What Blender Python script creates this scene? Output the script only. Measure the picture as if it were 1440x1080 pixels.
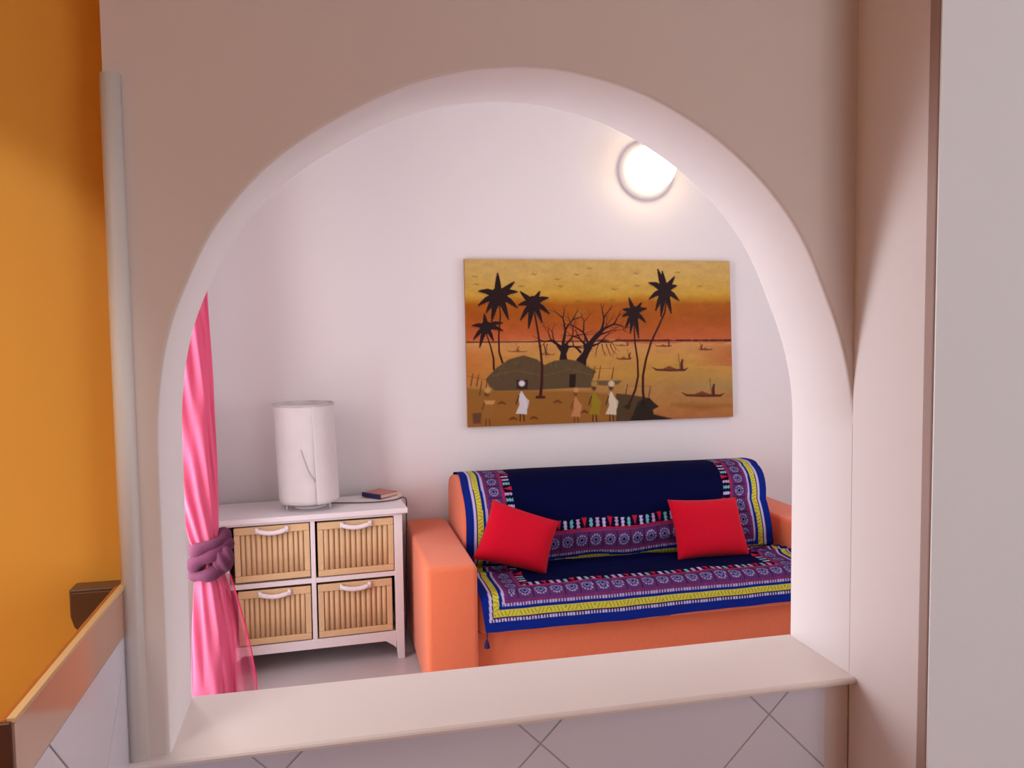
import bpy, bmesh, math, random
import numpy as np
from mathutils import Vector, Matrix
random.seed(7); rng = np.random.default_rng(7)
for o in list(bpy.data.objects): bpy.data.objects.remove(o, do_unlink=True)
S = bpy.context.scene; C = S.collection

# ---------------------------------------------------------------- camera
YAW, PITCH, ROLL, FPX = 0.22188, 0.0619, -0.01233, 1132.03
cy, sy, cp, sp = math.cos(YAW), math.sin(YAW), math.cos(PITCH), math.sin(PITCH)
fw = Vector((sy*cp, cy*cp, -sp)); rt = Vector((cy, -sy, 0)); up = rt.cross(fw)
r2 = math.cos(ROLL)*rt + math.sin(ROLL)*up; u2 = -math.sin(ROLL)*rt + math.cos(ROLL)*up
cam = bpy.data.objects.new('camera', bpy.data.cameras.new('camera')); C.objects.link(cam)
M = Matrix.Identity(4)
for i in range(3):
    M[i][0], M[i][1], M[i][2] = r2[i], u2[i], -fw[i]
M[0][3], M[1][3], M[2][3] = 0.0, -1.33, 1.58
cam.matrix_world = M; cam.data.lens = FPX/1440*36; cam.data.sensor_width = 36; cam.data.clip_start = .02
S.camera = cam

# ---------------------------------------------------------------- world, lights, exposure
S.view_settings.view_transform = 'Standard'; S.view_settings.look = 'None'
S.view_settings.gamma = 1; S.view_settings.use_curve_mapping = False
S.view_settings.exposure = 0.0
w = bpy.data.worlds.new('World'); S.world = w; w.use_nodes = True
bg = w.node_tree.nodes['Background']; bg.inputs[0].default_value = (.86, .93, 1, 1); bg.inputs[1].default_value = 1.0
def area(name, loc, target, sx, sy_, power, col):
    l = bpy.data.lights.new(name, 'AREA'); l.shape = 'RECTANGLE'; l.size = sx; l.size_y = sy_; l.energy = power; l.color = col
    o = bpy.data.objects.new(name, l); C.objects.link(o); o.location = loc
    o.rotation_euler = (Vector(target)-Vector(loc)).to_track_quat('-Z', 'Y').to_euler(); return o
area('balcony_daylight', (-.98, 1.45, 1.3), (2, 1.35, 1.1), 1.15, 2.1, 61, (1, .965, .98))
area('balcony_sky_right', (3.9, 1.2, 1.7), (1.4, 2.2, 1.2), 1.4, 1.5, 26, (1, .96, .97))
area('living_fill_light', (1.3, 1.6, 3.1), (1.3, 1.6, 0), .6, .6, 3.5, (1, .95, .92))  # added soft fill from overhead to even out the room, no actual lamp there
area('kitchen_window_light', (1.65, -3.2, 1.5), (.8, 0, 1.3), .9, 1.2, 20, (.93, .95, 1))
area('kitchen_ceiling_lamp', (1.5, -1.6, 2.9), (.6, -1.0, 0), .3, .3, 2.5, (1, .84, .72))
area('hall_ambient_fill', (-1.0, -.9, 3.0), (-1.0, -.8, 0), .7, .7, 12, (1, .93, .85))  # added ambient fill that brightens the hall, not a real fixture
bpy.data.objects['hall_ambient_fill'].data.spread = math.radians(75)
_l = bpy.data.lights.new('hall_spot', 'SPOT'); _l.energy = 14; _l.spot_size = math.radians(38); _l.spot_blend = .25; _l.color = (1, .93, .8); _l.shadow_soft_size = .03
_o = bpy.data.objects.new('hall_spot', _l); C.objects.link(_o); _o.location = (-.85, -1.25, 2.0); _o.rotation_euler = (Vector((-.72, .12, 1.50))-_o.location).to_track_quat('-Z', 'Y').to_euler()

# ---------------------------------------------------------------- materials
def s2l(c):
    c = np.asarray(c, float)/255
    return np.where(c <= .04045, c/12.92, ((c+.055)/1.055)**2.4)
def mat(name, rgb, rough=.6, spec=.3, var=.04, scale=8, bump=0, bscale=60, metal=0, sheen=0, coat=0):
    m = bpy.data.materials.new(name); m.use_nodes = True; nt = m.node_tree; b = nt.nodes['Principled BSDF']
    c = s2l(rgb); tc = nt.nodes.new('ShaderNodeTexCoord')
    n = nt.nodes.new('ShaderNodeTexNoise'); n.inputs['Scale'].default_value = scale; n.inputs['Detail'].default_value = 4
    nt.links.new(tc.outputs['Object'], n.inputs['Vector'])
    r = nt.nodes.new('ShaderNodeMix'); r.data_type = 'RGBA'
    r.inputs[6].default_value = (*(c*(1-var)), 1); r.inputs[7].default_value = (*np.minimum(c*(1+var), 1), 1)
    nt.links.new(n.outputs['Fac'], r.inputs[0]); nt.links.new(r.outputs[2], b.inputs['Base Color'])
    b.inputs['Roughness'].default_value = rough; b.inputs['Specular IOR Level'].default_value = spec
    b.inputs['Metallic'].default_value = metal; b.inputs['Sheen Weight'].default_value = sheen; b.inputs['Coat Weight'].default_value = coat
    if bump:
        n2 = nt.nodes.new('ShaderNodeTexNoise'); n2.inputs['Scale'].default_value = bscale; n2.inputs['Detail'].default_value = 3
        nt.links.new(tc.outputs['Object'], n2.inputs['Vector'])
        bp = nt.nodes.new('ShaderNodeBump'); bp.inputs['Strength'].default_value = bump; bp.inputs['Distance'].default_value = .004
        nt.links.new(n2.outputs['Fac'], bp.inputs['Height']); nt.links.new(bp.outputs['Normal'], b.inputs['Normal'])
    return m
def vmat(name, rough=.8, spec=.2, sheen=0, bump=0, bscale=300):
    m = mat(name, (128, 128, 128), rough, spec, bump=bump, bscale=bscale, sheen=sheen); nt = m.node_tree
    a = nt.nodes.new('ShaderNodeAttribute'); a.attribute_name = 'Col'
    nt.links.new(a.outputs['Color'], nt.nodes['Principled BSDF'].inputs['Base Color']); return m
def cloth_sheer(name, rgb, rgb_t, sheer):
    m = mat(name, rgb, .75, .2, .08, 14, .25, 120, sheen=.2); nt = m.node_tree; b = nt.nodes['Principled BSDF']; out = nt.nodes['Material Output']
    t = nt.nodes.new('ShaderNodeBsdfTranslucent'); t.inputs[0].default_value = (*s2l(rgb_t), 1)
    x = nt.nodes.new('ShaderNodeMixShader'); x.inputs[0].default_value = .33
    nt.links.new(b.outputs[0], x.inputs[1]); nt.links.new(t.outputs[0], x.inputs[2])
    tr = nt.nodes.new('ShaderNodeBsdfTransparent'); y = nt.nodes.new('ShaderNodeMixShader'); y.inputs[0].default_value = sheer
    nt.links.new(x.outputs[0], y.inputs[1]); nt.links.new(tr.outputs[0], y.inputs[2]); nt.links.new(y.outputs[0], out.inputs[0])
    return m
WALL = mat('white_plaster', (232, 225, 227), .85, .15, .012, 3, .06, 40)
KWALL = mat('kitchen_plaster', (222, 208, 203), .85, .15, .012, 3, .06, 40)
ORANGEWALL = mat('orange_wall_paint', (240, 176, 74), .6, .3, .03, 2, .08, 40)
SILL = mat('cream_painted_sill', (240, 229, 224), .55, .3, .02, 5, .04, 40)
TRIMW = mat('white_trim_paint', (226, 222, 220), .4, .4, .01)
GREYP = mat('pale_grey_lacquer', (240, 245, 250), .5, .3, .01, 2)
EDGEP = mat('panel_edge_strip', (172, 148, 142), .6, .3, .03)
TILE = mat('grey_glazed_tile', (216, 214, 228), .22, .5, .035, 6)
GROUT = mat('tile_grout', (184, 176, 182), .9, .1, .04, 30)
FLOOR = mat('pale_floor_tile', (196, 188, 192), .3, .4, .03, 3)
KFLOOR = mat('terracotta_floor', (176, 120, 88), .5, .4, .08, 4)
BAND = mat('glazed_border_tile', (196, 150, 126), .14, .6, .05, 8)
WOODTOP = mat('varnished_ledge_wood', (170, 96, 44), .16, .5, .15, 7)
WOODEND = mat('dark_end_grain', (84, 48, 34), .5, .3, .15, 20)
BRIGHT = mat('brass_edge_strip', (214, 178, 130), .3, .5, .03)
POT = mat('brown_glazed_clay', (104, 72, 50), .4, .4, .1, 20)
SOFA = mat('orange_woven_upholstery', (222, 112, 74), .85, .2, .05, 60, .25, 420, sheen=.25)
RED = mat('red_cotton', (196, 2, 36), .85, .15, .04, 30, .25, 350, sheen=.05)
WHITE = mat('white_lacquer', (226, 218, 222), .45, .4, .015, 5)
INNER = mat('cabinet_inner', (90, 70, 66), .8, .2)
BAMBOO = mat('bamboo', (214, 180, 138), .5, .35, .1, 25, .15, 90)
BAMBOO2 = mat('bamboo_backing', (190, 150, 112), .7, .2, .1, 25, .1, 90)
RIBBON = mat('white_handle', (232, 222, 226), .5, .4, .01)
SHADE = cloth_sheer('white_paper_shade', (228, 220, 222), (235, 225, 220), 0.0)
SHADE.node_tree.nodes['Mix Shader'].inputs[0].default_value = .2
CREASE = mat('shade_crease', (190, 180, 184), .7)
CORD = mat('brown_cord', (92, 70, 74), .5)
NAVYC = mat('dark_blue_cover', (38, 30, 84), .4, .4)
COVER = mat('red_brown_cover', (186, 106, 96), .35, .4, .25, 14)
PAPER = mat('cream_paper', (224, 204, 184), .7, .2, .03, 10)
CURT = cloth_sheer('pink_organza', (208, 100, 134), (214, 92, 138), .04)
SHEER = cloth_sheer('sheer_pink_organza', (196, 80, 116), (220, 90, 130), .45)
HEM = cloth_sheer('pink_hem', (214, 50, 96), (230, 60, 110), .1)
TIE = mat('mauve_scarf', (88, 42, 66), .8, .1, .15, 12, .4, 60, sheen=.05)
CANVAS = vmat('painted_canvas', .6, .2, 0, .15, 200)
WOVEN = vmat('printed_cotton_throw', .95, .05, 0, .2, 500)
DARKM = mat('dark_void', (40, 30, 30), .8)
GLOBE = bpy.data.materials.new('lit_opal_glass'); GLOBE.use_nodes = True
_b = GLOBE.node_tree.nodes['Principled BSDF']; _b.inputs['Base Color'].default_value = (.9, .85, .75, 1)
_b.inputs['Emission Color'].default_value = (1, .80, .48, 1); _b.inputs['Emission Strength'].default_value = 5

# ---------------------------------------------------------------- helpers
def obj(name, me, m, parent=None):
    if isinstance(me, bmesh.types.BMesh):
        d = bpy.data.meshes.new(name); bmesh.ops.recalc_face_normals(me, faces=me.faces); me.to_mesh(d); me.free(); me = d
    if m is not None and not me.materials: me.materials.append(m)
    o = bpy.data.objects.new(name, me); C.objects.link(o)
    if parent: o.parent = parent
    return o
def smooth(o): 
    for p in o.data.polygons: p.use_smooth = True
    return o
def thing(name, label, cat, loc=(0, 0, 0), rz=0, group=None):
    o = bpy.data.objects.new(name, None); C.objects.link(o); o.location = loc; o.rotation_euler = (0, 0, rz)
    o.empty_display_size = .1; o['label'] = label; o['category'] = cat
    if group: o['group'] = group
    return o
def tag(o, label, cat, group=None):
    o['label'] = label; o['category'] = cat
    if group: o['group'] = group
    return o
def st(o): o['kind'] = 'structure'; return o
def bx(x0, x1, y0, y1, z0, z1, bev=0, seg=3, bm=None):
    own = bmesh.new(); bmesh.ops.create_cube(own, size=1)
    for v in own.verts: v.co = Vector(((x0+x1)/2+v.co.x*(x1-x0), (y0+y1)/2+v.co.y*(y1-y0), (z0+z1)/2+v.co.z*(z1-z0)))
    if bev: bmesh.ops.bevel(own, geom=own.edges[:], offset=bev, segments=seg, profile=.5, affect='EDGES', clamp_overlap=True)
    if bm is None: return own
    d = bpy.data.meshes.new('tmp'); own.to_mesh(d); own.free(); bm.from_mesh(d); bpy.data.meshes.remove(d); return bm
def tube(pts, rad, n=8, bm=None, closed=False, flat=1.0):
    bm = bm or bmesh.new(); pts = [Vector(p) for p in pts]; rings = []; L = len(pts)
    rad = rad if hasattr(rad, '__len__') else [rad]*L; ref = Vector((0, 0, 1))
    for i, p in enumerate(pts):
        a = pts[i-1] if (i or closed) else p; b = pts[(i+1) % L] if (i < L-1 or closed) else p
        t = (b-a).normalized(); s = t.cross(ref)
        if s.length < .05: s = t.cross(Vector((0, 1, 0)))
        s.normalize(); u = s.cross(t)
        rings.append([bm.verts.new(p+rad[i]*(math.cos(2*math.pi*k/n)*s+flat*math.sin(2*math.pi*k/n)*u)) for k in range(n)])
    for i in range(L if closed else L-1):
        A, B = rings[i], rings[(i+1) % L]
        for k in range(n): bm.faces.new((A[k], A[(k+1) % n], B[(k+1) % n], B[k]))
    if not closed: bm.faces.new(rings[0][::-1]); bm.faces.new(rings[-1])
    return bm
def catmull(P, n=8):
    P = [np.array(p, float) for p in P]; Q = [2*P[0]-P[1]]+P+[2*P[-1]-P[-2]]; out = []
    for i in range(1, len(Q)-2):
        for k in range(n):
            t = k/n; a, b, c, d = Q[i-1:i+3]
            out.append(.5*((2*b)+(c-a)*t+(2*a-5*b+4*c-d)*t*t+(3*b-a-3*c+d)*t**3))
    out.append(P[-1]); return out
def lathe(prof, n=32, bm=None, centre=(0, 0, 0)):
    bm = bm or bmesh.new(); rings = []; c = Vector(centre)
    for r, z in prof: rings.append([bm.verts.new(c+Vector((r*math.cos(2*math.pi*k/n), r*math.sin(2*math.pi*k/n), z))) for k in range(n)])
    for A, B in zip(rings, rings[1:]):
        for k in range(n): bm.faces.new((A[k], A[(k+1) % n], B[(k+1) % n], B[k]))
    bmesh.ops.remove_doubles(bm, verts=bm.verts, dist=1e-6)
    return bm
def prism(poly, axis, a, b, bev=0):
    """polygon extruded along an axis: 'y' -> poly is (x,z); 'x' -> poly is (y,z); 'z' -> (x,y)"""
    bm = bmesh.new(); f = {'y': lambda p, t: (p[0], t, p[1]), 'x': lambda p, t: (t, p[0], p[1]), 'z': lambda p, t: (p[0], p[1], t)}[axis]
    A = [bm.verts.new(f(p, a)) for p in poly]; B = [bm.verts.new(f(p, b)) for p in poly]; n = len(poly)
    bm.faces.new(A); bm.faces.new(B[::-1])
    for i in range(n): bm.faces.new((A[i], A[(i+1) % n], B[(i+1) % n], B[i]))
    bmesh.ops.recalc_face_normals(bm, faces=bm.faces)
    if bev: bmesh.ops.bevel(bm, geom=bm.edges[:], offset=bev, segments=2, profile=.5, affect='EDGES', clamp_overlap=True)
    return bm
def clip(poly, x0, x1, z0, z1):
    for ax, v, sgn in ((0, x0, 1), (0, x1, -1), (1, z0, 1), (1, z1, -1)):
        out = []
        for i in range(len(poly)):
            p, q = poly[i-1], poly[i]; dp, dq = sgn*(p[ax]-v), sgn*(q[ax]-v)
            if (dp < 0) != (dq < 0):
                t = dp/(dp-dq); out.append((p[0]+t*(q[0]-p[0]), p[1]+t*(q[1]-p[1])))
            if dq >= 0: out.append(q)
        poly = out
        if len(poly) < 3: return []
    return poly

# ================================================================ THE SETTING
T = .207; XL, XR = -.262, .957; XE = -.32; SZ = .922; B = 3.0; XW = -.62; H = 3.15; XF = 3.4
arch = [(-.262, 1.38), (-.261, 1.44), (-.257, 1.49), (-.249, 1.546), (-.233, 1.608), (-.209, 1.668), (-.175, 1.737), (-.129, 1.8), (-.075, 1.855), (-.02, 1.897),
        (.05, 1.94), (.115, 1.973), (.171, 1.994), (.236, 2.011), (.30, 2.02), (.35, 2.022), (.401, 2.02), (.46, 2.010), (.51, 1.998), (.557, 1.982),
        (.613, 1.956), (.673, 1.921), (.728, 1.880), (.78, 1.832), (.826, 1.777), (.861, 1.72), (.891, 1.655), (.922, 1.58), (.942, 1.512), (.953, 1.45), (.957, 1.38)]
ac = [tuple(p) for p in catmull(arch, 4)]
cont = [(XL, SZ)]+ac+[(XR, SZ)]
def nrm(i):
    a = np.array(cont[max(i-1, 0)]); b = np.array(cont[min(i+1, len(cont)-1)]); t = (b-a)/np.linalg.norm(b-a); return np.array((-t[1], t[0]))
bm = bmesh.new(); rings = []
R_ = .007
for off, y in ((R_, 0), (R_*.3, R_*.3), (0, R_), (0, T-R_), (R_*.3, T-R_*.3), (R_, T)):
    ring = []
    for i, p in enumerate(cont):
        q = np.array(p)+off*nrm(i) if i < len(cont)-1 or True else p
        x = min(max(q[0], XL-off), XR+(off if y > T/2 else 0)); ring.append(bm.verts.new((x, y, q[1] if 0 < i < len(cont)-1 else SZ)))
    rings.append(ring)
for A, Bq in zip(rings, rings[1:]):
    for i in range(len(cont)-1):
        f = bm.faces.new((A[i], A[i+1], Bq[i+1], Bq[i])); f.smooth = True
def face_side(ring, y, xl, xr):
    L = [v for v in ring]; top = [bm.verts.new((v.co.x, y, H)) for v in L[1:-1]]
    for i in range(1, len(L)-2): bm.faces.new((L[i], L[i+1], top[i], top[i-1]))
    a, b, c = bm.verts.new((xl, y, SZ)), bm.verts.new((xl, y, L[1].co.z)), bm.verts.new((xl, y, H))
    bm.faces.new((a, L[0], L[1], b)); bm.faces.new((b, L[1], top[0], c))
    a2, b2, c2 = bm.verts.new((xr, y, SZ)), bm.verts.new((xr, y, L[-2].co.z)), bm.verts.new((xr, y, H))
    bm.faces.new((a2, L[-1], L[-2], b2)); bm.faces.new((b2, L[-2], top[-1], c2))
    return a, b, c, c2, b2, a2
F_ = face_side(rings[0], 0, XE, XR+.004); G_ = face_side(rings[-1], T, XE, XR+.05)
bm.faces.new((F_[0], G_[0], G_[1], F_[1])); bm.faces.new((F_[1], G_[1], G_[2], F_[2]))
bmesh.ops.recalc_face_normals(bm, faces=bm.faces)
wf = st(obj('wall_front', bm, KWALL))      # partition with the arch
wf.data.materials.append(WALL)
for p in wf.data.polygons:
    if p.center.y > .004: p.material_index = 1
# lower partition and right-hand return
st(obj('wall_front', bx(XE, XR, .012, T, 0, SZ-.013), GROUT))
st(obj('wall_back_room', bx(XR+.003, XF, .0, T, 0, H), WALL))
bm = bx(XR, XR+.05, -.183, .0, 0, H)
st(obj('wall_right', bm, WALL))
st(obj('trim_1', bx(XR-.0012, XR+.02, -.205, -.183, 0, H, .003, 2), EDGEP))
st(obj('wall_right', bx(XR+.0005, 2.2, -.2085, -.2055, 0, H), GREYP))
st(obj('wall_right', bx(2.2, 2.25, -3.0, -.2, 0, H), KWALL))
# sill with rounded nosing
prof = [(-.017, SZ), (-.0215, SZ-.0025), (-.0225, SZ-.006), (-.020, SZ-.0115), (-.014, SZ-.012), (0, SZ-.0122), (.01, SZ-.0122), (T+.004, SZ-.0122), (T+.004, SZ-.004), (T, SZ)]
s_ = st(obj('trim_2', prism(prof, 'x', XE, XR), SILL))
# vertical rounded moulding on the free edge of the partition
pf = [(XE-.004, .05), (XE-.004, -.004), (XE+.001, -.013), (XE+.009, -.0165), (XE+.018, -.0145), (XE+.024, -.008), (XE+.026, 0.0), (XE+.026, .0), (XE, .0), (XE, .05)]
st(smooth(obj('trim_3', prism(pf, 'z', SZ-.022, 1.974, 0), TRIMW)))
# tiles laid on the diagonal under the sill
dg = .222
def tiles(parent, conv, x0, x1, z0, z1, cx, cz, thick, m):
    k = 0; g = .0022
    for i in range(-8, 14):
        for j in range(-8, 8):
            c = (cx+i*dg, cz+j*dg)
            if (i+j) % 2 == 0: continue
            h = dg-g
            P = clip([(c[0]-h, c[1]), (c[0], c[1]-h), (c[0]+h, c[1]), (c[0], c[1]+h)], x0, x1, z0, z1)
            if len(P) < 3: continue
            a = abs(sum(P[q-1][0]*P[q][1]-P[q][0]*P[q-1][1] for q in range(len(P))))/2
            if a < 2e-4: continue
            bm = prism(P, conv, thick[0], thick[1], .0005)
            obj('tile', bm, m, parent); k += 1
tw = st(obj('wall_front', bx(XE+.002, .905, .0018, .012, 0, SZ-.0125), GROUT))
tiles(tw, 'y', XE+.002, .905, .0, SZ-.0135, .343, .861, (.0, .0016), TILE)
st(obj('wall_front', bx(.906, XR, .003, .012, 0, SZ-.0135), KWALL))
# left: low tiled wall with border band and varnished ledge, orange wall behind it
XO = -.5; KY = -.452; KZ = 1.2; XP = XE-.013; RAIL = [(-.423, 1.175), (-.326, 1.175), (-.326, 1.10), (-.408, 1.10), (-.418, 1.112), (-.423, 1.13)]
st(obj('wall_left', bx(-1.62, XE-.0005, .12, T-.001, 0, H), ORANGEWALL))
st(obj('wall_left', bx(-1.7, -1.62, -3.0, .2, 0, H), ORANGEWALL))
kw = st(obj('wall_left', bx(XP, XE-.002, KY+.006, .0, 0, KZ-.075), GROUT))
tiles(kw, 'x', KY+.006, -.001, 0, KZ-.0765, -.17, .94, (XE-.0018, XE), TILE)
bd = thing('parapet_cap', 'pink glazed border with a pale metal edge capping the low tiled wall at left', 'wall cap', (XE, KY, KZ))
def loc(bm, t):
    for v in bm.verts: v.co -= t.location
    return bm
obj('top_board', loc(bx(XP, XE-.006, KY, -.001, KZ-.0745, KZ, .002, 2), bd), WOODTOP, bd)
obj('border_board', loc(bx(XE-.0058, XE+.001, KY+.001, -.0015, KZ-.074, KZ-.0045), bd), BAND, bd)
obj('edge_strip', loc(bx(XE-.0058, XE+.003, KY, -.0015, KZ-.004, KZ+.002, .001, 2), bd), BRIGHT, bd)
obj('end_panel', loc(bx(XE-.05, XE-.0005, KY-.006, KY-.0005, KZ-.3, KZ-.001, .001, 1), bd), WOODEND, bd)
pt = thing('rail_end', 'brown wooden rail end behind the low tiled wall, on the orange wall', 'handrail', (-.38, .119, 1.10))
obj('rail', loc(prism(RAIL, 'y', .08, .1195, .003), pt), POT, pt)
obj('rail_plate', loc(prism([(x*.94-.022, z*.9+.112) for x, z in RAIL], 'y', .076, .0795, .001), pt), POT, pt)
# kitchen shell
st(obj('floor', bx(-1.7, 2.25, -3.0, .2, -.05, -.001), KFLOOR))
st(obj('ceiling', bx(-1.7, 2.25, -3.0, .2, H, H+.05), KWALL))
for a in ((-1.7, .55, 0, H), (2.1, 2.25, 0, H), (.55, 2.1, 0, .85), (.55, 2.1, 2.15, H)):
    st(obj('wall_rear', bx(a[0], a[1], -3.05, -3.0, a[2], a[3]), KWALL))
# living room shell
st(obj('floor', bx(XW-.4, XF, T-.01, B+.05, -.05, 0), FLOOR))
st(obj('ceiling', bx(XW-.4, XF, .2, B+.05, H, H+.05), WALL))
st(obj('wall_back', bx(XW-.4, XF, B, B+.08, 0, H), WALL))
st(obj('wall_left', bx(XW-.08, XW, 2.05, B, 0, H), WALL)); st(obj('wall_left', bx(XW-.08, XW, T, .88, 0, H), WALL)); st(obj('wall_left', bx(XW-.08, XW, .88, 2.05, 2.3, H), WALL))
for y0, y1, z0, z1 in ((T, B, 0, .95), (T, B, 2.4, H), (T, .5, .95, 2.4), (1.95, B, .95, 2.4)):
    st(obj('wall_right', bx(XF, XF+.08, y0, y1, z0, z1), WALL))
d1 = st(obj('door_1', bx(XW-.07, XW-.0, 2.0, 2.05, 0, 2.3, .004, 2), TRIMW))
st(obj('door_1', bx(XW-.07, XW-.0, .88, .93, 0, 2.3, .004, 2), TRIMW))
st(obj('baseboard_back', bx(XW, XF, B-.012, B, 0, .08, .003, 2), WHITE))

# ================================================================ SOFA
sf = thing('sofa', 'orange upholstered sofa with box arms against the back wall', 'sofa', (1.46, 2.0, 0))
def sp_(name, bm, m=SOFA): o = smooth(obj(name, loc(bm, sf), m, sf)); return o
AX0, AX1, BX0, BX1 = .372, .592, 2.285, 2.51
sp_('arm', bx(AX0, AX1, 2.0, 2.955, .02, .597, .022, 4)); sp_('arm', bx(BX0, BX1, 2.0, 2.955, .02, .605, .022, 4))
sp_('base', bx(AX1-.006, BX0+.006, 2.058, 2.94, .03, .285, .012, 3))
for x0, x1 in ((AX1+.002, 1.4695), (1.4735, BX0-.002)):
    sp_('seat_cushion', bx(x0, x1, 2.028, 2.6, .275, .452, .038, 5))
for x in (.42, 2.46):
    for y in (2.06, 2.88): sp_('foot', loc and bx(x-.025, x+.025, y-.025, y+.025, 0, .021), WOODEND)
bprof = [(2.47, .452), (2.438, .50), (2.425, .56), (2.43, .63), (2.455, .70), (2.505, .77), (2.575, .822), (2.66, .848), (2.75, .853), (2.84, .845), (2.91, .815), (2.94, .76), (2.945, .68), (2.94, .452)]
bpr = catmull(bprof[:-1], 3)+[np.array(bprof[-1])]
def backx(side, z):       # side silhouettes of the back cushion
    t = np.clip((z-.452)/.4, 0, 1); r = np.clip((z-.80)/.055, 0, 1)**2
    return (.603+.002*t+.012*r) if side < 0 else np.interp(z, [.452, .6, .7, .8, .84, .853], [2.235, 2.212, 2.202, 2.24, 2.255, 2.275])
bm = bmesh.new(); N = 40; g = []
for q in bpr:
    row = []
    for i in range(N+1):
        x0, x1 = backx(-1, q[1]), backx(1, q[1]); row.append(bm.verts.new((x0+(x1-x0)*i/N, q[0], q[1])))
    g.append(row)
for a, b in zip(g, g[1:]):
    for i in range(N): bm.faces.new((a[i], a[i+1], b[i+1], b[i]))
bm.faces.new([r[0] for r in g]); bm.faces.new([r[-1] for r in g][::-1]); bm.faces.new([g[0][i] for i in range(N+1)][::-1]+[g[-1][i] for i in range(N+1)])
bk = obj('back_cushion', loc(bm, sf), SOFA, sf)
for p in bk.data.polygons: p.use_smooth = len(p.vertices) == 4

# ---------------------------------------------------------------- printed throws
NAVY, NAVY2, BLUE, LILAC, YEL, PURP, PLUM, MAG, REDC, TEAL = [s2l(c) for c in ((5, 8, 50), (8, 10, 44), (20, 42, 138), (186, 178, 224), (200, 192, 70), (84, 44, 96), (58, 26, 62), (140, 48, 96), (176, 26, 50), (110, 176, 190))]
def pattern(d, s, corner):
    """colour from distance d to the hem and position s along it (metres)"""
    d = d.copy(); col = np.tile(NAVY, (len(d), 1))
    def put(mask, c, a=1.0): col[mask] = (1-a)*col[mask]+a*c
    put(d < .042, BLUE*.75+NAVY*.25)
    put((d > .042) & (d < .050), PLUM)
    tooth = (np.mod(s/.0135, 1) < .58) | corner
    put((d > .044) & (d < .060) & tooth, LILAC); put((d > .058) & (d < .066), PLUM)
    put((d > .064) & (d < .096), YEL)
    zz = np.mod(s/.017+(d-.08)*26*np.sign(np.sin(s*47)+.2), 1)
    put((d > .068) & (d < .092) & (zz < .26), YEL*.4)
    put((d > .094) & (d < .112), BLUE*.8)
    put((d > .110) & (d < .122) & tooth, LILAC*.85); put((d > .110) & (d < .122) & ~tooth, PURP)
    put((d > .122) & (d < .232), PURP); put((d > .122) & (d < .136) & (np.mod(s/.009, 1) < .4), MAG)
    pit = .072; u = np.mod(s, pit)-pit/2; v = d-.176; r = np.hypot(u, v*1.02)
    put((np.abs(u) > pit/2-.003) & (d > .14) & (d < .215), PLUM)
    band = (d > .13) & (d < .22)
    put(band & (r < .0275), LILAC*.62); put(band & (r < .0275) & (r > .021) & (np.mod(np.arctan2(v, u)*6/np.pi, 1) < .4), PURP)
    put(band & (r < .020), PLUM); put(band & (r < .015), BLUE*.6+LILAC*.25); put(band & (r < .007), NAVY)
    put((d > .218) & (d < .224), MAG); put((d > .228) & (d < .234), REDC)
    fig = (d > .236) & (d < .286)
    put(fig, NAVY2); k = np.floor(s/.033); f = np.mod(s/.033, 1)-.5; h = (d-.236)/.048
    kind = np.mod(k, 4)
    tri = np.abs(f) < .42*(h)                 # red hearts / triangles
    put(fig & (kind == 0) & tri & (h < .95), REDC)
    fig2 = fig & (kind != 0) & ((np.abs(f) < .12+.16*np.abs(np.sin(h*9+k))) & (h < .85))
    put(fig2 & (np.mod(k, 3) == 0), LILAC*.9); put(fig2 & (np.mod(k, 3) == 1), TEAL*.9); put(fig2 & (np.mod(k, 3) == 2), LILAC*.6+REDC*.3)
    return col
def grid_obj(name, P, col, m, parent=None, thick=0):
    h, wd = P.shape[:2]; me = bpy.data.meshes.new(name); idx = np.arange(h*wd).reshape(h, wd)
    q = np.stack([idx[:-1, :-1], idx[:-1, 1:], idx[1:, 1:], idx[1:, :-1]], -1).reshape(-1, 4)
    me.vertices.add(h*wd); me.vertices.foreach_set('co', P.reshape(-1).astype(np.float32))
    me.loops.add(q.size); me.loops.foreach_set('vertex_index', q.reshape(-1).astype(np.int32))
    me.polygons.add(len(q)); me.polygons.foreach_set('loop_start', np.arange(0, q.size, 4, dtype=np.int32)); me.polygons.foreach_set('loop_total', np.full(len(q), 4, np.int32))
    me.polygons.foreach_set('use_smooth', np.ones(len(q), bool)); me.update(calc_edges=True)
    a = me.color_attributes.new('Col', 'FLOAT_COLOR', 'POINT'); a.data.foreach_set('color', np.concatenate([col, np.ones((len(col), 1))], 1).reshape(-1).astype(np.float32))
    o = obj(name, me, m, parent)
    if thick: md = o.modifiers.new('thickness', 'SOLIDIFY'); md.thickness = thick; md.offset = -1; md.use_rim = True
    return o
def resample(pl, step):
    pl = np.array(pl); d = np.r_[0, np.cumsum(np.linalg.norm(np.diff(pl, axis=0), axis=1))]; n = int(d[-1]/step); t = np.linspace(0, d[-1], n)
    return np.stack([np.interp(t, d, pl[:, 0]), np.interp(t, d, pl[:, 1])], 1), t
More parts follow.
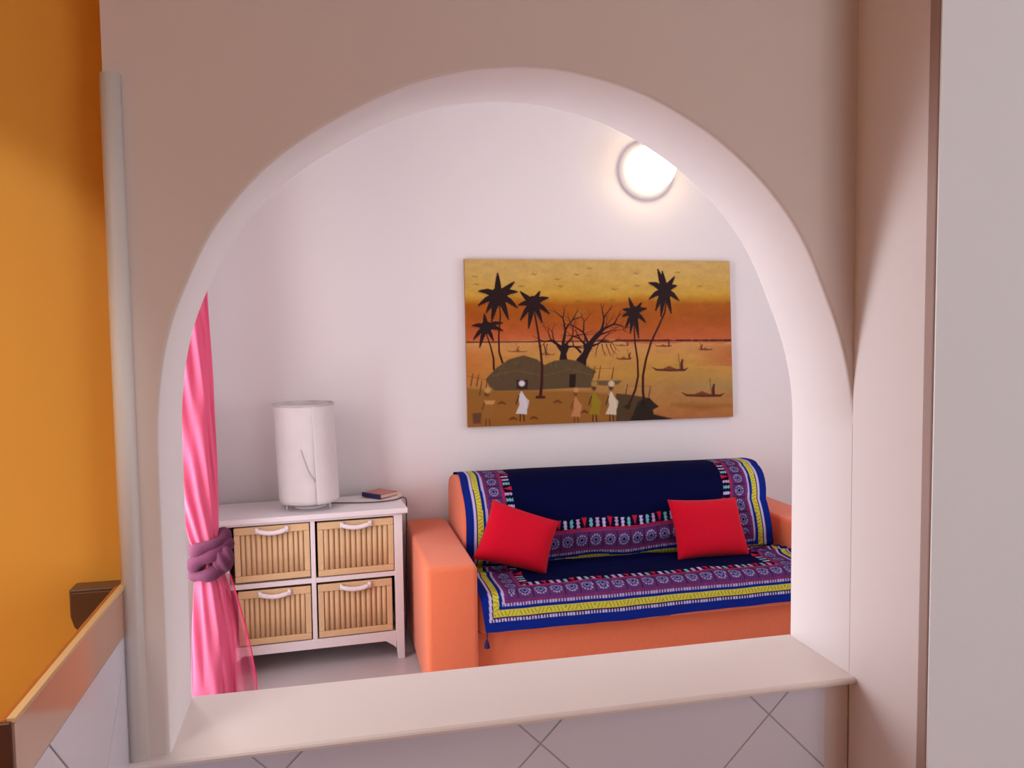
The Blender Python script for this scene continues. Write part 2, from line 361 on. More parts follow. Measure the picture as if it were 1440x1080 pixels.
# back throw: path from front bottom over the top, down behind a little
step = .0034
path, arc = resample([tuple(p) for p in bpr if not (p[0] > 2.9 and p[1] < .70)], step)
tng = np.gradient(path, axis=0); tng /= np.linalg.norm(tng, axis=1)[:, None]; nrmv = np.stack([-tng[:, 1], tng[:, 0]], 1)
NX = 520; U = np.linspace(0, 1, NX)
X0 = np.array([backx(-1, z)+.006 for z in path[:, 1]]); X1 = np.array([backx(1, z)+.004 for z in path[:, 1]])
left_in = .006*np.exp(-((path[:, 1]-.72)/.10)**2)
Xg = (X0+left_in)[:, None]*(1-U)+X1[:, None]*U
A = arc[:, None]+0*Xg
fold = .006*np.exp(-A/.3)*np.sin(Xg*9+2*np.sin(A*7))+.004*np.sin(Xg*23+A*14)*np.exp(-A/.25)
fold = fold+.012*np.exp(-((A-.02-.05*np.sin(Xg*3.1))/.018)**2)+.011*np.exp(-((A-.16-.035*np.sin(Xg*2.3+1))/.02)**2)*np.clip((Xg-1.1)*2, 0, 1)*np.clip((2.1-Xg)*3, 0, 1)
off = np.where((path[:, 0] > 2.85)[:, None], .005, .014+fold*np.clip((A+.02)/.06, 0, 1)+.0)
off = np.clip(off, .005, None)
Yg = path[:, 0][:, None]+(-1)*(-nrmv[:, 0])[:, None]*off; Zg = path[:, 1][:, None]+nrmv[:, 1][:, None]*off
# outward normal must point to -Y at the front
if Yg[len(path)//4, 5] > path[len(path)//4, 0]: Yg = path[:, 0][:, None]-nrmv[:, 0][:, None]*off; Zg = path[:, 1][:, None]-nrmv[:, 1][:, None]*off
rise = .012*np.sin(Xg*5.1+.8)+.02*np.exp(-((Xg-1.74)/.22)**2)-.012*np.exp(-((Xg-1.45)/.15)**2)+.03*np.clip((Xg-1.95)/.3, 0, 1)
dB = A+.062-rise; dL = (Xg-(X0+left_in)[:, None]); dR = (X1[:, None]-Xg)
def compose(dl, dr, db, X, Aarc):
    dl = dl*1.13; dr = dr*1.13; D = np.minimum(np.minimum(dl, dr), db); which = np.argmin(np.stack([dl, dr, db]), 0); s = np.where(which == 2, X, Aarc+.01)
    return pattern(D.ravel(), s.ravel(), (which != 2).ravel())
th = grid_obj('throw_blanket', np.stack([Xg, Yg, Zg], -1), compose(dL, dR, dB, Xg, A), WOVEN, None)
tag(th, 'navy throw with a patterned border draped over the sofa backrest', 'throw', 'patterned navy throws on the sofa')
# seat throw: from the crease over the rounded front, hanging down
sp2 = [(2.44, .4555), (2.3, .4565), (2.16, .4575), (2.07, .4575), (2.043, .452), (2.026, .438), (2.0215, .42), (2.0195, .38), (2.018, .34), (2.014, .295)]
path2, arc2 = resample([tuple(p) for p in catmull(sp2, 6)], step)
hem = arc2[-1]-arc2                                 # distance from the front hem
X = np.linspace(.602, 2.282, NX)[None, :]+0*hem[:, None]; HM = hem[:, None]+0*X
X = X+np.clip((.17-HM)/.17, 0, 1)*(.022*np.clip(1-(X-.6)/.3, 0, 1))
rum = .0035*np.sin(X*11+HM*6)+.002*np.sin(X*31+HM*20)
top = (path2[:, 1] > .45)[:, None]
Yp = path2[:, 0][:, None]-np.where(top, 0, .003+np.clip(rum+.003, 0, None)*np.clip((.2-HM)/.1, 0, 1)); Zp = path2[:, 1][:, None]+np.where(top, np.clip(rum, -.0005, None)+.001, 0)
Zp = Zp+np.clip((.12-HM)/.12, 0, 1)*(.004*np.sin(X*4)+.012*(X-.6)/1.7)
rid = .014*np.exp(-((HM-.44-.02*np.sin(X*5))/.016)**2)+.01*np.exp(-((HM-.53+.03*np.sin(X*3+1))/.014)**2); Zp = Zp+rid
tb = grid_obj('throw_blanket', np.stack([X, Yp, Zp], -1), compose(X-.602, 2.282-X, HM, X+.02, HM), WOVEN, None)
tag(tb, 'navy throw with a patterned border spread over the sofa seat and hanging in front', 'throw', 'patterned navy throws on the sofa')
bm = tube([(.632, 2.006, .30), (.629, 2.004, .285), (.627, 2.004, .262)], [.002, .003, .002], 6)
tube([(.627, 2.004, .268), (.627, 2.004, .255), (.628, 2.004, .232)], [.004, .009, .013], 8, bm)
obj('tassel', bm, mat('navy_tassel', (40, 22, 76), .9), tb)

# ---------------------------------------------------------------- red cushions
def pillow(name, q, th_, label):
    q = [np.array(p) for p in q]  # tl, tr, br, bl (world)
    n = 26; bm = bmesh.new(); nv = np.cross(q[1]-q[0], q[3]-q[0]); nv /= np.linalg.norm(nv)
    if nv[1] > 0: nv = -nv
    c = sum(q)/4; V = {}
    for sd in (1, -1):
        for i in range(n+1):
            for j in range(n+1):
                e = i in (0, n) or j in (0, n)
                if sd < 0 and e: V[sd, i, j] = V[1, i, j]; continue
                u, v = i/n, j/n; a, b = 2*u-1, 2*v-1
                pin = .035*(1-abs(a*b))                 # sides bow in, corners stay
                uu = .5+.5*a*(1-.06*(1-b*b)); vv = .5+.5*b*(1-.06*(1-a*a))
                P = (1-uu)*(1-vv)*q[0]+uu*(1-vv)*q[1]+uu*vv*q[2]+(1-uu)*vv*q[3]
                h = th_*((1-a**4)*(1-b**4))**.55+.0015*math.sin(9*u+3*v)*(1-a*a)*(1-b*b)
                V[sd, i, j] = bm.verts.new(P-c+nv*h*sd*(1 if sd > 0 else .55))
    for sd in (1, -1):
        for i in range(n):
            for j in range(n):
                f = [V[sd, i, j], V[sd, i+1, j], V[sd, i+1, j+1], V[sd, i, j+1]]; bm.faces.new(f if sd > 0 else f[::-1])
    o = smooth(obj(name, bm, RED)); o.location = c; return tag(o, label, 'cushion', 'red cushions on the sofa')
pillow('cushion', [(.746, 2.43, .789), (1.059, 2.36, .676), (.963, 2.26, .448), (.618, 2.29, .544)], .062, 'red square cushion tilted against the left arm of the sofa')
pillow('cushion', [(1.633, 2.40, .741), (2.011, 2.40, .733), (2.04, 2.30, .449), (1.646, 2.30, .456)], .065, 'red square cushion standing upright near the right end of the sofa')

# ================================================================ CANVAS PAINTING
NW, NH = 620, 380
uu, vv = np.meshgrid(np.linspace(0, 1, NW), np.linspace(0, 1, NH))
TLp, TRp, BRp, BLp = [np.array(p, float) for p in ((48, 54), (1388, 64), (1408, 848), (66, 900))]
PX = (1-uu)*(1-vv)*TLp[0]+uu*(1-vv)*TRp[0]+uu*vv*BRp[0]+(1-uu)*vv*BLp[0]
PY = (1-uu)*(1-vv)*TLp[1]+uu*(1-vv)*TRp[1]+uu*vv*BRp[1]+(1-uu)*vv*BLp[1]
def noise(ax, ay, seed):
    r = np.random.default_rng(seed); g = r.random((ay+2, ax+2)); x = uu*ax; y = vv*ay; i = x.astype(int).clip(0, ax); j = y.astype(int).clip(0, ay); fx = x-i; fy = y-j
    fx = fx*fx*(3-2*fx); fy = fy*fy*(3-2*fy)
    return (g[j, i]*(1-fx)+g[j, i+1]*fx)*(1-fy)+(g[j+1, i]*(1-fx)+g[j+1, i+1]*fx)*fy-.5
def grad(stops, t):
    k = [s[0] for s in stops]; c = np.array([s[1] for s in stops], float); return np.stack([np.interp(t, k, c[:, q]) for q in range(3)], -1)
wob = 26*noise(6, 8, 1)+12*noise(22, 10, 2)
IMG = grad([(50, (206, 170, 106)), (140, (208, 170, 92)), (225, (206, 160, 62)), (250, (190, 130, 32)), (275, (172, 92, 10)), (340, (166, 84, 12)), (390, (176, 86, 26)), (440, (190, 94, 46)), (466, (196, 104, 56)), (474, (206, 146, 84)), (560, (196, 142, 66)), (640, (190, 140, 60)), (700, (176, 128, 70)), (780, (176, 118, 58)), (900, (176, 100, 58))], PY+wob)
lft = np.clip((330-PX)/260, 0, 1)*np.clip((PY-480)/60, 0, 1)*np.clip((720-PY)/80, 0, 1); IMG = IMG*(1-.6*lft[..., None])+np.array((196, 104, 44))*.6*lft[..., None]
rgt = np.clip((PX-1180)/200, 0, 1)*np.clip((PY-470)/30, 0, 1)*(PY < 590); IMG = IMG*(1-.7*rgt[..., None])+np.array((180, 96, 50))*.7*rgt[..., None]
IMG *= (1+.07*noise(24, 30, 3)+.05*noise(90, 90, 4))[..., None]
def blend(mask, c, a=1.0):
    global IMG
    m_ = (np.clip(mask, 0, 1)*a)[..., None]; IMG = IMG*(1-m_)+np.array(c, float)*m_
def poly(P, c, a=1.0, soft=3.0):
    P = [np.array(p, float) for p in P]; xs = [p[0] for p in P]; ys = [p[1] for p in P]
    inside = np.zeros(PX.shape, bool); dist = np.full(PX.shape, 1e9); n = len(P)
    for i in range(n):
        (x1, y1), (x2, y2) = P[i-1], P[i]
        if y1 != y2: inside ^= ((PY > min(y1, y2)) & (PY <= max(y1, y2)) & (PX < (PY-y1)*(x2-x1)/(y2-y1)+x1))
        L = (x2-x1)**2+(y2-y1)**2+1e-9; t = np.clip(((PX-x1)*(x2-x1)+(PY-y1)*(y2-y1))/L, 0, 1); dist = np.minimum(dist, np.hypot(PX-x1-t*(x2-x1), PY-y1-t*(y2-y1)))
    blend(.5+np.where(inside, dist, -dist)/soft, c, a)
def stroke(P, W, c, a=1.0, soft=2.6):
    P = [np.array(p, float) for p in P]; W = W if hasattr(W, '__len__') else [W]*len(P); m_ = np.full(PX.shape, -1e9)
    for i in range(len(P)-1):
        (x1, y1), (x2, y2) = P[i], P[i+1]; b = max(W)+4
        L = (x2-x1)**2+(y2-y1)**2+1e-9; t = np.clip(((PX-x1)*(x2-x1)+(PY-y1)*(y2-y1))/L, 0, 1)
        m_ = np.maximum(m_, (W[i]*(1-t)+W[i+1]*t)/2-np.hypot(PX-x1-t*(x2-x1), PY-y1-t*(y2-y1)))
    blend(.5+m_/soft, c, a)
DK = (34, 10, 14); DT = (62, 14, 14)
# far shore and haze on the horizon
hor = 470-10*uu
blend(.5+(3.5+3*noise(40, 1, 8)-np.abs(PY-hor))/4, (84, 34, 24), .85)
for _ in range(46):
    x = rng.uniform(700, 1385); stroke([(x-rng.uniform(6, 16), 462-.006*x/10), (x+rng.uniform(6, 16), 461)], rng.uniform(6, 12), (74, 30, 24), .7)
# sun
blend(1.25-np.hypot(PX-604, PY-326)/26, (170, 130, 56), .5)
# birds
for x, y in ((97, 142), (105, 180), (380, 130), (318, 190), (495, 155), (510, 190), (590, 132), (655, 100), (893, 126), (898, 188), (780, 205), (1110, 120), (1228, 190), (600, 265), (770, 258)):
    stroke([(x-15, y+3), (x-4, y-3), (x+3, y+3), (x+15, y-4)], [2, 5, 5, 2], (120, 96, 52), .7, 4)
# reflections / sandbanks
stroke([(1080, 785), (1230, 800), (1400, 790)], [8, 34, 10], (140, 84, 30), .6, 26); stroke([(1150, 685), (1400, 690)], [20, 46], (160, 140, 84), .5, 30)
stroke([(1010, 620), (1400, 640)], 34, (182, 140, 76), .55, 26)
# ground
poly([(55, 700), (160, 712), (420, 716), (600, 716), (830, 740), (860, 860), (820, 900), (60, 905)], (146, 96, 34), .95, 16)
poly([(60, 780), (400, 800), (800, 830), (800, 910), (60, 910)], (156, 96, 36), .6, 50)
# canoes
def canoe(x, y, L, s, person, k=1.0):
    stroke([(x-L/2, y-9*s), (x-L*.38, y+3*s), (x, y+5*s), (x+L*.4, y+4*s), (x+L/2, y-6*s)], [2, 9*s, 11*s, 10*s, 2], (86, 32, 22), .9*k)
    poly([(x-L*.22, y), (x-L*.03, y-14*s), (x+L*.2, y+1)], (104, 46, 30), .8*k)
    if person: stroke([(x+person, y), (x+person-2, y-24*s), (x+person+3, y-40*s)], [13*s, 12*s, 8*s], (76, 26, 22), .95*k); stroke([(x+person-9*s, y), (x+person-16*s, y-66*s)], [3, 3], (92, 40, 24), .8*k)
canoe(1070, 606, 190, 1.15, 62); canoe(1245, 735, 230, 1.25, 56); canoe(1035, 488, 90, .55, 30, .8); canoe(1258, 505, 74, .6, -20, .8)
canoe(830, 552, 80, .7, 30, .8); canoe(300, 515, 100, .6, 5, .5); canoe(450, 530, 70, .6, -8, .5); canoe(820, 485, 70, .5, 30, .6)
# baobabs
def branch(x, y, a, L, wd, dep):
    p = [(x, y)]
    for k in range(3): a += random.uniform(-.22, .22); x += math.cos(a)*L/3; y -= math.sin(a)*L/3; p.append((x, y))
    stroke(p, [wd, wd*.85, wd*.7, wd*.55], DK if wd > 5 else (80, 26, 20), 1 if wd > 3 else .75)
    if dep:
        for s in (-1, 1): branch(x, y, a+s*random.uniform(.25, .6), L*random.uniform(.6, .8), wd*.55, dep-1)
poly([(505, 560), (512, 520), (490, 488), (500, 478), (524, 492), (548, 480), (552, 500), (540, 530), (545, 560)], DK)
for a, L, wd in ((1.6, 90, 18), (2.3, 66, 12), (2.75, 60, 12), (.8, 74, 13), (.35, 66, 11)): branch(523, 500, a, L, wd, 3)
poly([(588, 560), (622, 520), (636, 480), (664, 470), (668, 500), (652, 530), (640, 560), (638, 600), (600, 575)], DK)
for a, L, wd in ((1.25, 105, 24), (1.75, 80, 14), (2.5, 62, 12), (.7, 84, 15), (.2, 70, 12)): branch(652, 494, a, L, wd, 3)
for x in (610, 640): branch(x, 520, 2.1, 44, 12, 1)
for x0 in (700, 718, 740, 760, 446, 430): branch(x0, 480, -1.6+random.uniform(-.3, .3), 40, 5, 1)
# huts
poly([(150, 655), (200, 600), (262, 556), (330, 536), (395, 556), (432, 585), (480, 564), (545, 556), (600, 566), (640, 590), (690, 618), (672, 640), (664, 700), (560, 702), (370, 712), (190, 714), (165, 690)], (86, 68, 42), .97, 6)
poly([(190, 640), (420, 630), (420, 712), (195, 714)], (92, 66, 48), .6, 10)
for k in range(46):
    x = rng.uniform(190, 650); y = 600+rng.uniform(-30, 45)-30*math.exp(-((x-330)/90)**2); stroke([(x, y), (x+rng.uniform(-22, 22), y+rng.uniform(10, 26))], 4, (112, 92, 60) if k % 2 else (64, 50, 32), .4, 5)
stroke([(180, 640), (300, 612), (420, 640)], 5, (116, 92, 62), .6, 5); stroke([(430, 640), (560, 606), (680, 640)], 5, (116, 90, 62), .6, 5)
poly([(556, 632), (588, 632), (584, 698), (554, 698)], (38, 16, 12)); poly([(296, 660), (352, 660), (350, 706), (298, 706)], (50, 28, 24))
poly([(660, 664), (820, 664), (800, 684), (740, 690), (660, 684)], (100, 78, 52), .9, 5)
# fences and posts
for x, y, h_ in ((83, 690, 62), (110, 690, 56), (125, 735, 70), (150, 740, 80), (676, 650, 56), (705, 655, 64), (772, 655, 58), (843, 735, 54), (886, 735, 48), (962, 745, 52)):
    stroke([(x-4, y), (x+6, y-h_)], [6, 4], (92, 44, 26), .85)
stroke([(62, 640), (150, 660)], 3, (110, 60, 36), .6); stroke([(660, 604), (770, 602)], 3, (120, 70, 40), .6); stroke([(845, 690), (970, 694)], 3, (130, 84, 44), .6)
# islet at right foreground
poly([(790, 730), (850, 735), (960, 752), (990, 780), (1010, 796), (980, 812), (985, 835), (1080, 858), (1090, 868), (790, 880)], (74, 56, 30), .97, 6)
poly([(905, 770), (960, 752), (985, 778), (1008, 796), (978, 810), (980, 838), (1088, 862), (860, 872)], (36, 20, 12), .9, 8)
# palms
def palm(c, tips, trunk, tw_, core, core_h=1.25):
    n = len(trunk); stroke(trunk, [tw_*(.62+.5*i/(n-1)) for i in range(n)], DT); c = np.array(c, float)
    blend(.5+(1-np.hypot((PX-c[0])/core, (PY-c[1])/(core*core_h)))*core/3, DK)
    for t in tips:
        t = np.array(t[:2], float); d = t-c; L = np.hypot(*d); mid = c+d*.55+np.array((0, -.10*L if d[1] > -.6*L else 0))
        P = [c, (c+mid)/2+np.array((0, -2)), mid, mid*.45+t*.55, t]; stroke(P, [core*1.0, core*.95, core*.74, core*.44, 2], DK)
        for k in range(5):
            q = .35+.13*k; b = c+d*q+np.array((0, -.07*L*(1-q))); nn = np.array((-d[1], d[0]))/L
            for s in (-1, 1): stroke([b, b+d/L*L*.12+nn*s*core*.42*(1.25-q)+np.array((0, 4))], [4, 1], DK)
palm((208, 240), [(205, 122), (287, 166), (303, 217), (302, 298), (258, 357), (176, 368), (150, 322), (112, 286), (113, 213)], [(212, 280), (219, 330), (211, 440), (213, 520), (229, 573)], 9, 36)
palm((376, 278), [(410, 213), (453, 246), (458, 328), (421, 372), (354, 402), (314, 360), (303, 284), (312, 214)], [(384, 325), (400, 420), (414, 520), (421, 600), (419, 680), (412, 745)], 13, 32)
palm((150, 396), [(142, 326), (231, 372), (233, 412), (186, 462), (120, 496), (90, 456), (83, 386)], [(153, 430), (172, 490), (186, 550), (188, 606)], 9, 26)
palm((1041, 215), [(1004, 102), (1028, 112), (1094, 140), (1106, 186), (1118, 262), (1076, 326), (1021, 342), (993, 312), (958, 254), (956, 171)], [(1048, 270), (1042, 320), (1012, 385), (970, 470), (943, 560), (928, 640), (928, 720), (936, 790)], 12, 33, 1.4)
palm((882, 326), [(855, 245), (921, 270), (948, 300), (943, 370), (906, 450), (862, 426), (836, 400), (820, 340), (822, 304)], [(882, 380), (886, 470), (900, 560), (903, 640), (889, 710), (848, 806)], 11, 27, 1.35)
stroke([(395, 748), (430, 748)], 14, (70, 28, 14)); poly([(915, 800), (930, 740), (942, 800)], DK); poly([(820, 800), (866, 775), (862, 806)], (44, 22, 14), .9)
for x, y in ((225, 778), (496, 772), (280, 858), (380, 854), (630, 824), (860, 836)): stroke([(x-16, y+3), (x, y-5), (x+18, y+3)], [7, 12, 7], (96, 44, 16), .85, 6)
# walking figures
def figure(x, y, h, dress, scarf, skin=(58, 26, 20), lean=0):
    stroke([(x-8, y), (x-6, y-h*.2)], 6, skin, .9); stroke([(x+12, y), (x+8, y-h*.2)], 6, skin, .9)
    poly([(x-26*h/180-lean, y-h*.18), (x+22*h/180, y-h*.16), (x+24*h/180, y-h*.4), (x+13*h/180, y-h*.62), (x-2, y-h*.76), (x-14*h/180, y-h*.6), (x-10*h/180, y-h*.4)], dress, .95, 5)
    poly([(x+10*h/180, y-h*.62), (x+32*h/180, y-h*.5), (x+26*h/180, y-h*.32), (x+8*h/180, y-h*.34)], dress, .85, 6)
    stroke([(x-12*h/180, y-h*.62), (x-24*h/180, y-h*.42)], 6, skin, .85); blend(1.3-np.hypot((PX-x+2)/(11*h/180), (PY-y+h*.84)/(15*h/180)), skin, .95)
    blend(2.2-1.6*np.hypot((PX-x)/(13*h/180), (PY-y+h*.93)/(13*h/180)), scarf, .97)
figure(322, 868, 204, (214, 208, 214), (226, 220, 226)); figure(588, 878, 178, (196, 130, 84), (200, 140, 96), (110, 46, 28))
figure(680, 872, 206, (150, 124, 18), (172, 132, 66)); figure(766, 872, 206, (218, 200, 178), (214, 190, 160))
figure(158, 890, 190, (150, 100, 40), (196, 150, 84), (100, 56, 30)); poly([(140, 764), (196, 764), (186, 784), (150, 784)], (206, 150, 88), .9, 6); poly([(86, 830), (130, 826), (126, 880), (92, 882)], (94, 60, 44), .9, 8)
cq = [(.717, 1.986), (2.271, 1.987), (2.299, 1.080), (.722, 1.077)]       # tl tr br bl on the wall
YC = 2.972
GX = (1-uu)*(1-vv)*cq[0][0]+uu*(1-vv)*cq[1][0]+uu*vv*cq[2][0]+(1-uu)*vv*cq[3][0]
GZ = (1-uu)*(1-vv)*cq[0][1]+uu*(1-vv)*cq[1][1]+uu*vv*cq[2][1]+(1-uu)*vv*cq[3][1]
pa = thing('canvas_painting', 'wide orange sunset painting of palm trees, huts and canoes, hung on the back wall', 'painting', (1.5, 2.99, 1.08))
o = grid_obj('painted_canvas', np.stack([GX, np.full_like(GX, YC), GZ], -1)-np.array((1.5, 2.99, 1.08)), s2l(np.clip(IMG*.95, 0, 255)).reshape(-1, 3), CANVAS, pa)
bm = prism([(p[0]-1.5, p[1]-1.08) for p in cq], 'y', YC+.0006-2.99, 2.996-2.99); obj('stretcher_frame', bm, mat('painted_canvas_sides', (168, 112, 56), .7), pa)

# ================================================================ BASKET CABINET
cb = thing('basket_cabinet', 'low white cabinet with four bamboo basket drawers beside the sofa', 'cabinet', (.312, 2.555, 0), math.radians(3.2))
L0, L1 = -.83, .01; D = .36
for x0, x1, y0, y1 in ((L0, L0+.04, 0, .03), (L1-.041, L1, 0, .03), (L0, L0+.04, D-.03, D), (L1-.041, L1, D-.03, D)):
    f = y0 == 0; r = x1 == L1
    P = [(x0, .10), (x0, .716), (x1, .716), (x1, .10), (x1-(0 if r else .008), 0), (x0+(.009 if r else 0), 0)]
    obj('post', prism(P, 'y', y0, y1, .002), WHITE, cb)
obj('top_panel', bx(L0-.022, L1+.026, -.022, D+.008, .722, .748, .006, 3), WHITE, cb)
obj('top_rail', bx(L0+.04, L1-.041, .001, .02, .710, .7215), WHITE, cb)
obj('top_rail', bx(L0+.001, L1-.001, .0, D, .7165, .7215), WHITE, cb)
obj('shelf', bx(L0+.03, L1-.03, .003, D-.01, .414, .438, .002, 1), WHITE, cb)
obj('divider', bx(-.4245, -.403, .002, D-.012, .142, .7095, .002, 1), WHITE, cb)
obj('bottom_panel', bx(L0+.03, L1-.03, .02, D-.01, .128, .141), WHITE, cb)
A0, A1 = L0+.04, L1-.041
obj('apron', prism([(A0, .142), (A1, .142), (A1, .055), (A1-.012, .068), (A1-.05, .094), (A0+.05, .098), (A0+.012, .070), (A0, .055)], 'y', .001, .02, .0015), WHITE, cb)
for x0, x1 in ((L0+.004, L0+.016), (L1-.016, L1-.004)): obj('side_panel', bx(x0, x1, .03, D-.03, .1, .7155), WHITE, cb)
obj('back_panel', bx(L0+.03, L1-.03, D-.012, D-.004, .1, .7155), INNER, cb)
slat_me = None
for n_, (x0, x1, z0, z1, tilt) in enumerate(((-.765, -.428, .447, .704, -.004), (-.392, -.034, .443, .702, .0), (-.757, -.430, .148, .405, .004), (-.396, -.046, .147, .404, 0))):
    W_, Hh = x1-x0, z1-z0
    bm = bx(0, W_, .014, D-.03, 0, Hh-.012)
    dr = obj('basket_drawer', bm, BAMBOO2, cb); dr.location = (x0, -.002, z0); dr.rotation_euler = (0, tilt, 0)
    e = .026
    for a in ((0, W_, 0, e*1.15), (0, W_, Hh-e*1.35, Hh)): obj('frame_rail', bx(a[0], a[1], 0, .0138, a[2], a[3], .004, 2), BAMBOO, dr)
    for a in ((0, e), (W_-e, W_)): obj('frame_stile', bx(a[0], a[1], .0012, .0136, e*1.15+.0003, Hh-e*1.35-.0003, .003, 2), BAMBOO, dr)
    ns = 12; pw = (W_-2*e)/ns
    sm = tube([(0, 0, 0), (0, 0, (Hh-e*2.5)*.5), (0, 0, Hh-e*2.5-.001)], pw*.40, 8, flat=.7); me = bpy.data.meshes.new('slat'); bmesh.ops.recalc_face_normals(sm, faces=sm.faces); sm.to_mesh(me); sm.free(); me.materials.append(BAMBOO)
    for p in me.polygons: p.use_smooth = True
    for k in range(ns):
        s = bpy.data.objects.new('slat', me); C.objects.link(s); s.parent = dr; s.location = (e+pw*(k+.5), .0105, e*1.15+.0005); s.scale = (1+.12*math.sin(k*2.3+n_), 1, 1)
    hp = [(W_/2+.066*t, -.010-.004*(1-t*t), Hh-.018-.013*(1-t*t)) for t in np.linspace(-1, 1, 9)]
    bm = tube(hp, [.0075]+[.0095]*7+[.0075], 8, flat=1.2)
    for t in (-1, 1): tube([(W_/2+.066*t, -.008, Hh-.030), (W_/2+.066*t, -.009, Hh-.004)], .009, 10, bm)
    smooth(obj('handle', bm, RIBBON, dr))

# ================================================================ TABLE LAMP
lc = Vector((-.115, 2.706, .749))
lp = thing('table_lamp', 'white table lamp with a tall rolled paper cylinder shade on the basket cabinet', 'lamp', lc)
bm = lathe([(0, 0), (.075, 0), (.078, .004), (.075, .010), (.012, .013), (.010, .03), (.010, .12), (.018, .125), (.018, .16), (0, .16)], 24); smooth(obj('base', bm, WHITE, lp))
for a in (-.6, 1.5, 3.6): obj('leg', tube([(.118*math.cos(a), .118*math.sin(a), 0), (.118*math.cos(a), .118*math.sin(a), .05)], .0035, 6), WHITE, lp)
obj('ring', tube([(.118*math.cos(t), .118*math.sin(t), .046) for t in np.linspace(0, 2*math.pi, 33)[:-1]], .003, 6, closed=True), WHITE, lp)
# shade: rolled sheet overlapping itself, loose end flaring towards the bottom right
bm = bmesh.new(); rows = []; n1 = 24; n2 = 96
for j in range(n1+1):
    v = j/n1; row = []
    for i in range(n2+1):
        t = i/n2; a = math.radians(-62-372*t); fl = max(0, (t-.78)/.22)
        r = .141+.0035*t+.020*(1-v)**1.3*fl**1.2*math.sin(min(1, fl)*math.pi*.85)+.0008*math.sin(a*7+v*5)
        if t < .10: r += .002*(1-t/.1)
        zt = .034+v*(.508-.034)
        row.append(bm.verts.new((r*math.cos(a)-.010+.016*(.5-v)*1.0, r*math.sin(a), zt+.003*math.sin(a+1)*(1 if v in (0, 1) else 0))))
    rows.append(row)
for A_, B_ in zip(rows, rows[1:]):
    for i in range(n2): bm.faces.new((A_[i], A_[i+1], B_[i+1], B_[i]))
sh = smooth(obj('lamp_shade', bm, SHADE, lp)); md = sh.modifiers.new('paper', 'SOLIDIFY'); md.thickness = .0025
for rr, z in ((.1445, .506),): obj('shade_rim', tube([(rr*math.cos(t)-.018, rr*math.sin(t), z) for t in np.linspace(0, 2*math.pi, 49)[:-1]], .0042, 6, closed=True), CREASE, sh)
pts = []
for k, (adeg, z) in enumerate(((-98, .30), (-93, .25), (-86, .19), (-74, .14), (-60, .095), (-52, .05))):
    a = math.radians(adeg); v = (z-.034)/.474; pts.append((.1462*math.cos(a)-.010+.016*(.5-v), .1462*math.sin(a), z))
obj('paper_fold', tube([tuple(p) for p in catmull(pts, 4)], .0028, 6, flat=.5), CREASE, sh)
cdp = [(.10, .03, .004), (.15, .015, .004), (.235, -.005, .004), (.335, -.012, .004), (.415, .02, .004), (.45, .06, .004), (.470, .07, .001), (.4785, .072, -.02), (.477, .07, -.08), (.474, .06, -.2), (.472, .09, -.4), (.47, .12, -.70)]
smooth(obj('power_cord', tube([tuple(p) for p in catmull(cdp, 5)], .0033, 6), CORD, lp))
# booklet and papers
bk_ = thing('booklet', 'small red-brown booklet with a dark blue spine on the basket cabinet', 'book', (.183, 2.822, .7512), math.radians(-48))
obj('cover', bx(-.052, .075, -.0, .12, .0185, .0225, .001, 1), COVER, bk_)
obj('page_block', bx(-.048, .072, .004, .117, .003, .0183), PAPER, bk_)
obj('spine', bx(-.055, .075, -.007, .0035, .0, .0235, .003, 2), NAVYC, bk_)
obj('back_cover', bx(-.052, .075, .0036, .12, .0, .0028), COVER, bk_)
tag(obj('leaflet', loc(bx(.225, .345, 2.815, 2.915, .7487, .7507, .0005, 1), thing('x', 'x', 'x')) , PAPER), 'thin cream leaflet poking out from under the booklet on the cabinet corner', 'leaflet')
bpy.data.objects.remove(bpy.data.objects['x'])

# ================================================================ WALL LAMP
gl = thing('wall_lamp', 'round glowing white globe wall lamp above the painting', 'lamp', (1.765, 2.998, 2.49))
def ylathe(prof, n=40):
    bm = lathe(prof, n)
    for v in bm.verts: v.co = Vector((v.co.x, -v.co.z, v.co.y))
    return bm
smooth(obj('back_plate', ylathe([(0, 0), (.152, 0), (.165, .012), (.163, .02), (.13, .031), (.06, .034), (0, .034)]), WHITE, gl))
smooth(obj('globe', ylathe([(0, .034)]+[(.124*math.sin(t), .118-.124*math.cos(t)*.9) for t in np.linspace(.75, math.pi, 20)]), GLOBE, gl))

# ================================================================ PINK CURTAIN
cu = thing('curtain', 'bright pink organza curtain gathered beside the white cabinet', 'curtain', (-.5, 1.8, 0))
def drape(name, keys, m, nfold, amp, ph, n=110, parent=cu):
    """keys: (z, xcentre, half width, half depth)"""
    K = np.array(keys); zs = np.linspace(K[0, 0], K[-1, 0], 110); o_ = np.argsort(K[:, 0]); P = np.zeros((len(zs), n+1, 3))
    for j, z in enumerate(zs):
        xc, hw, hd = [np.interp(z, K[o_, 0], K[o_, q]) for q in (1, 2, 3)]
        t = np.linspace(0, 2*np.pi, n+1); f = 1+amp*np.sin(nfold*t+ph+.9*np.sin(z*3))+amp*.6*np.sin((nfold*2+1)*t+z*4+ph)
        P[j, :, 0] = xc+hw*np.cos(t)*f+.5; P[j, :, 1] = hd*np.sin(t)*f+.006*np.sin(t*9+z*17); P[j, :, 2] = z
    me = bpy.data.meshes.new(name); bm = bmesh.new(); R2 = [[bm.verts.new(P[j, i]) for i in range(n)] for j in range(len(zs))]
    for A_, B_ in zip(R2, R2[1:]):
        for i in range(n): bm.faces.new((A_[i], A_[(i+1) % n], B_[(i+1) % n], B_[i]))
    return smooth(obj(name, bm, m, parent))
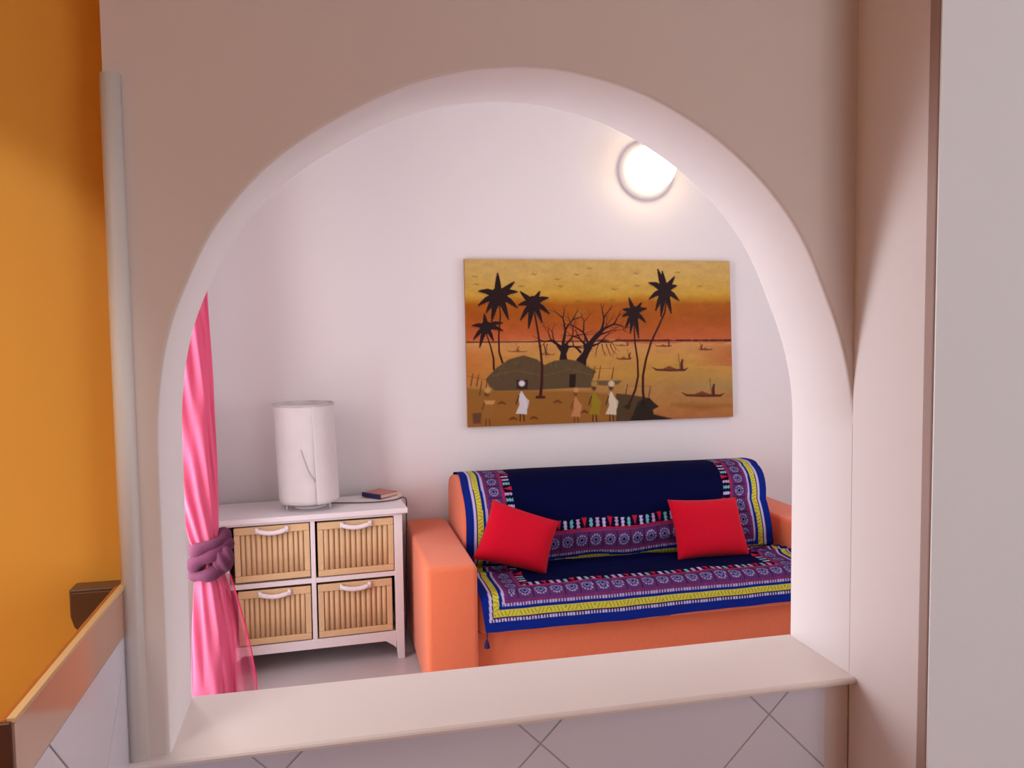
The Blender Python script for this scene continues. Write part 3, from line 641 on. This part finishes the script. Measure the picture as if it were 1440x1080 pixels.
drape('upper_cloth', [(2.32, -.49, .07, .10), (1.75, -.50, .066, .08), (1.4, -.50, .073, .07), (1.0, -.49, .066, .055), (.84, -.475, .052, .04), (.76, -.46, .035, .03)], CURT, 5, .07, .4)
drape('lower_cloth', [(.76, -.46, .035, .03), (.66, -.455, .06, .045), (.5, -.452, .073, .06), (.25, -.458, .074, .07), (.012, -.46, .078, .08)], CURT, 5, .08, 1.4)
# loose sheer edge at the lower right
def sheet(name, rows, m, w=26):
    bm = bmesh.new(); R2 = []
    K = np.array(rows)
    for z in np.linspace(K[0, 0], K[-1, 0], 60):
        o_ = np.argsort(K[:, 0]); a, b, y = [np.interp(z, K[o_, 0], K[o_, q]) for q in (1, 2, 3)]
        R2.append([bm.verts.new((a+(b-a)*i/w+.5, y+.012*math.sin(i/w*7+z*6), z)) for i in range(w+1)])
    for A_, B_ in zip(R2, R2[1:]):
        for i in range(w): bm.faces.new((A_[i], A_[i+1], B_[i+1], B_[i]))
    return smooth(obj(name, bm, m, cu)), [(r[-1] if False else 0) for r in R2]
rows = [(.70, -.42, -.385, .0), (.60, -.40, -.358, -.01), (.50, -.385, -.335, -.02), (.40, -.38, -.315, -.03), (.30, -.385, -.303, -.03), (.15, -.385, -.30, -.03), (.012, -.385, -.303, -.03)]
sheet('sheer_edge', rows, SHEER)
obj('hem', tube([(r[2]+.5, r[3]+.012*math.sin(7+r[0]*6), r[0]) for r in rows], .0028, 6), HEM, cu)
# scarf knotted round the curtain
tb_ = thing('curtain_tie', 'mauve scarf knotted around the middle of the pink curtain', 'tieback', (-.455, 1.8, .77))
def loopn(name, z0, tiltx, tilty, rx, ry, rad, ph):
    pts = []; rr = []
    for t in np.linspace(0, 2*math.pi, 49)[:-1]:
        x, y = rx*math.cos(t), ry*math.sin(t); pts.append((x, y, z0+tiltx*x+tilty*y+.004*math.sin(3*t+ph))); rr.append(rad*(1+.16*math.sin(2*t+ph)+.08*math.sin(5*t+ph)))
    bm = tube(pts, rr, 14, closed=True)
    for v in bm.verts: v.co += .0022*v.normal if False else Vector((0, 0, 0))
    return smooth(obj(name, bm, TIE, tb_))
loopn('wrap', .050, .35, .1, .052, .052, .023, .3); loopn('wrap', .005, .55, -.1, .056, .058, .027, 1.7); loopn('wrap', -.050, .30, .05, .054, .056, .025, 3.0)
bm = bmesh.new(); bmesh.ops.create_uvsphere(bm, u_segments=20, v_segments=14, radius=.040)
for v in bm.verts:
    c = v.co; v.co = Vector((c.x*1.0+.052, c.y*.9-.045, c.z*1.25-.004)); v.co += .006*math.sin(v.co.x*160+v.co.z*90)*Vector((.3, -1, .2))
smooth(obj('knot', bm, TIE, tb_))
# curtain rod over the balcony opening
rd = thing('curtain_rod', 'white curtain rod above the pink curtain', 'rod', (-.49, 1.3, 2.34))
obj('pole', tube([(0, -.9, 0), (0, .72, 0)], .011, 12), WHITE, rd)
for y in (-.8, .62): obj('bracket', bx(-.13, .0, y-.008, y+.008, -.012, -.001), WHITE, rd)
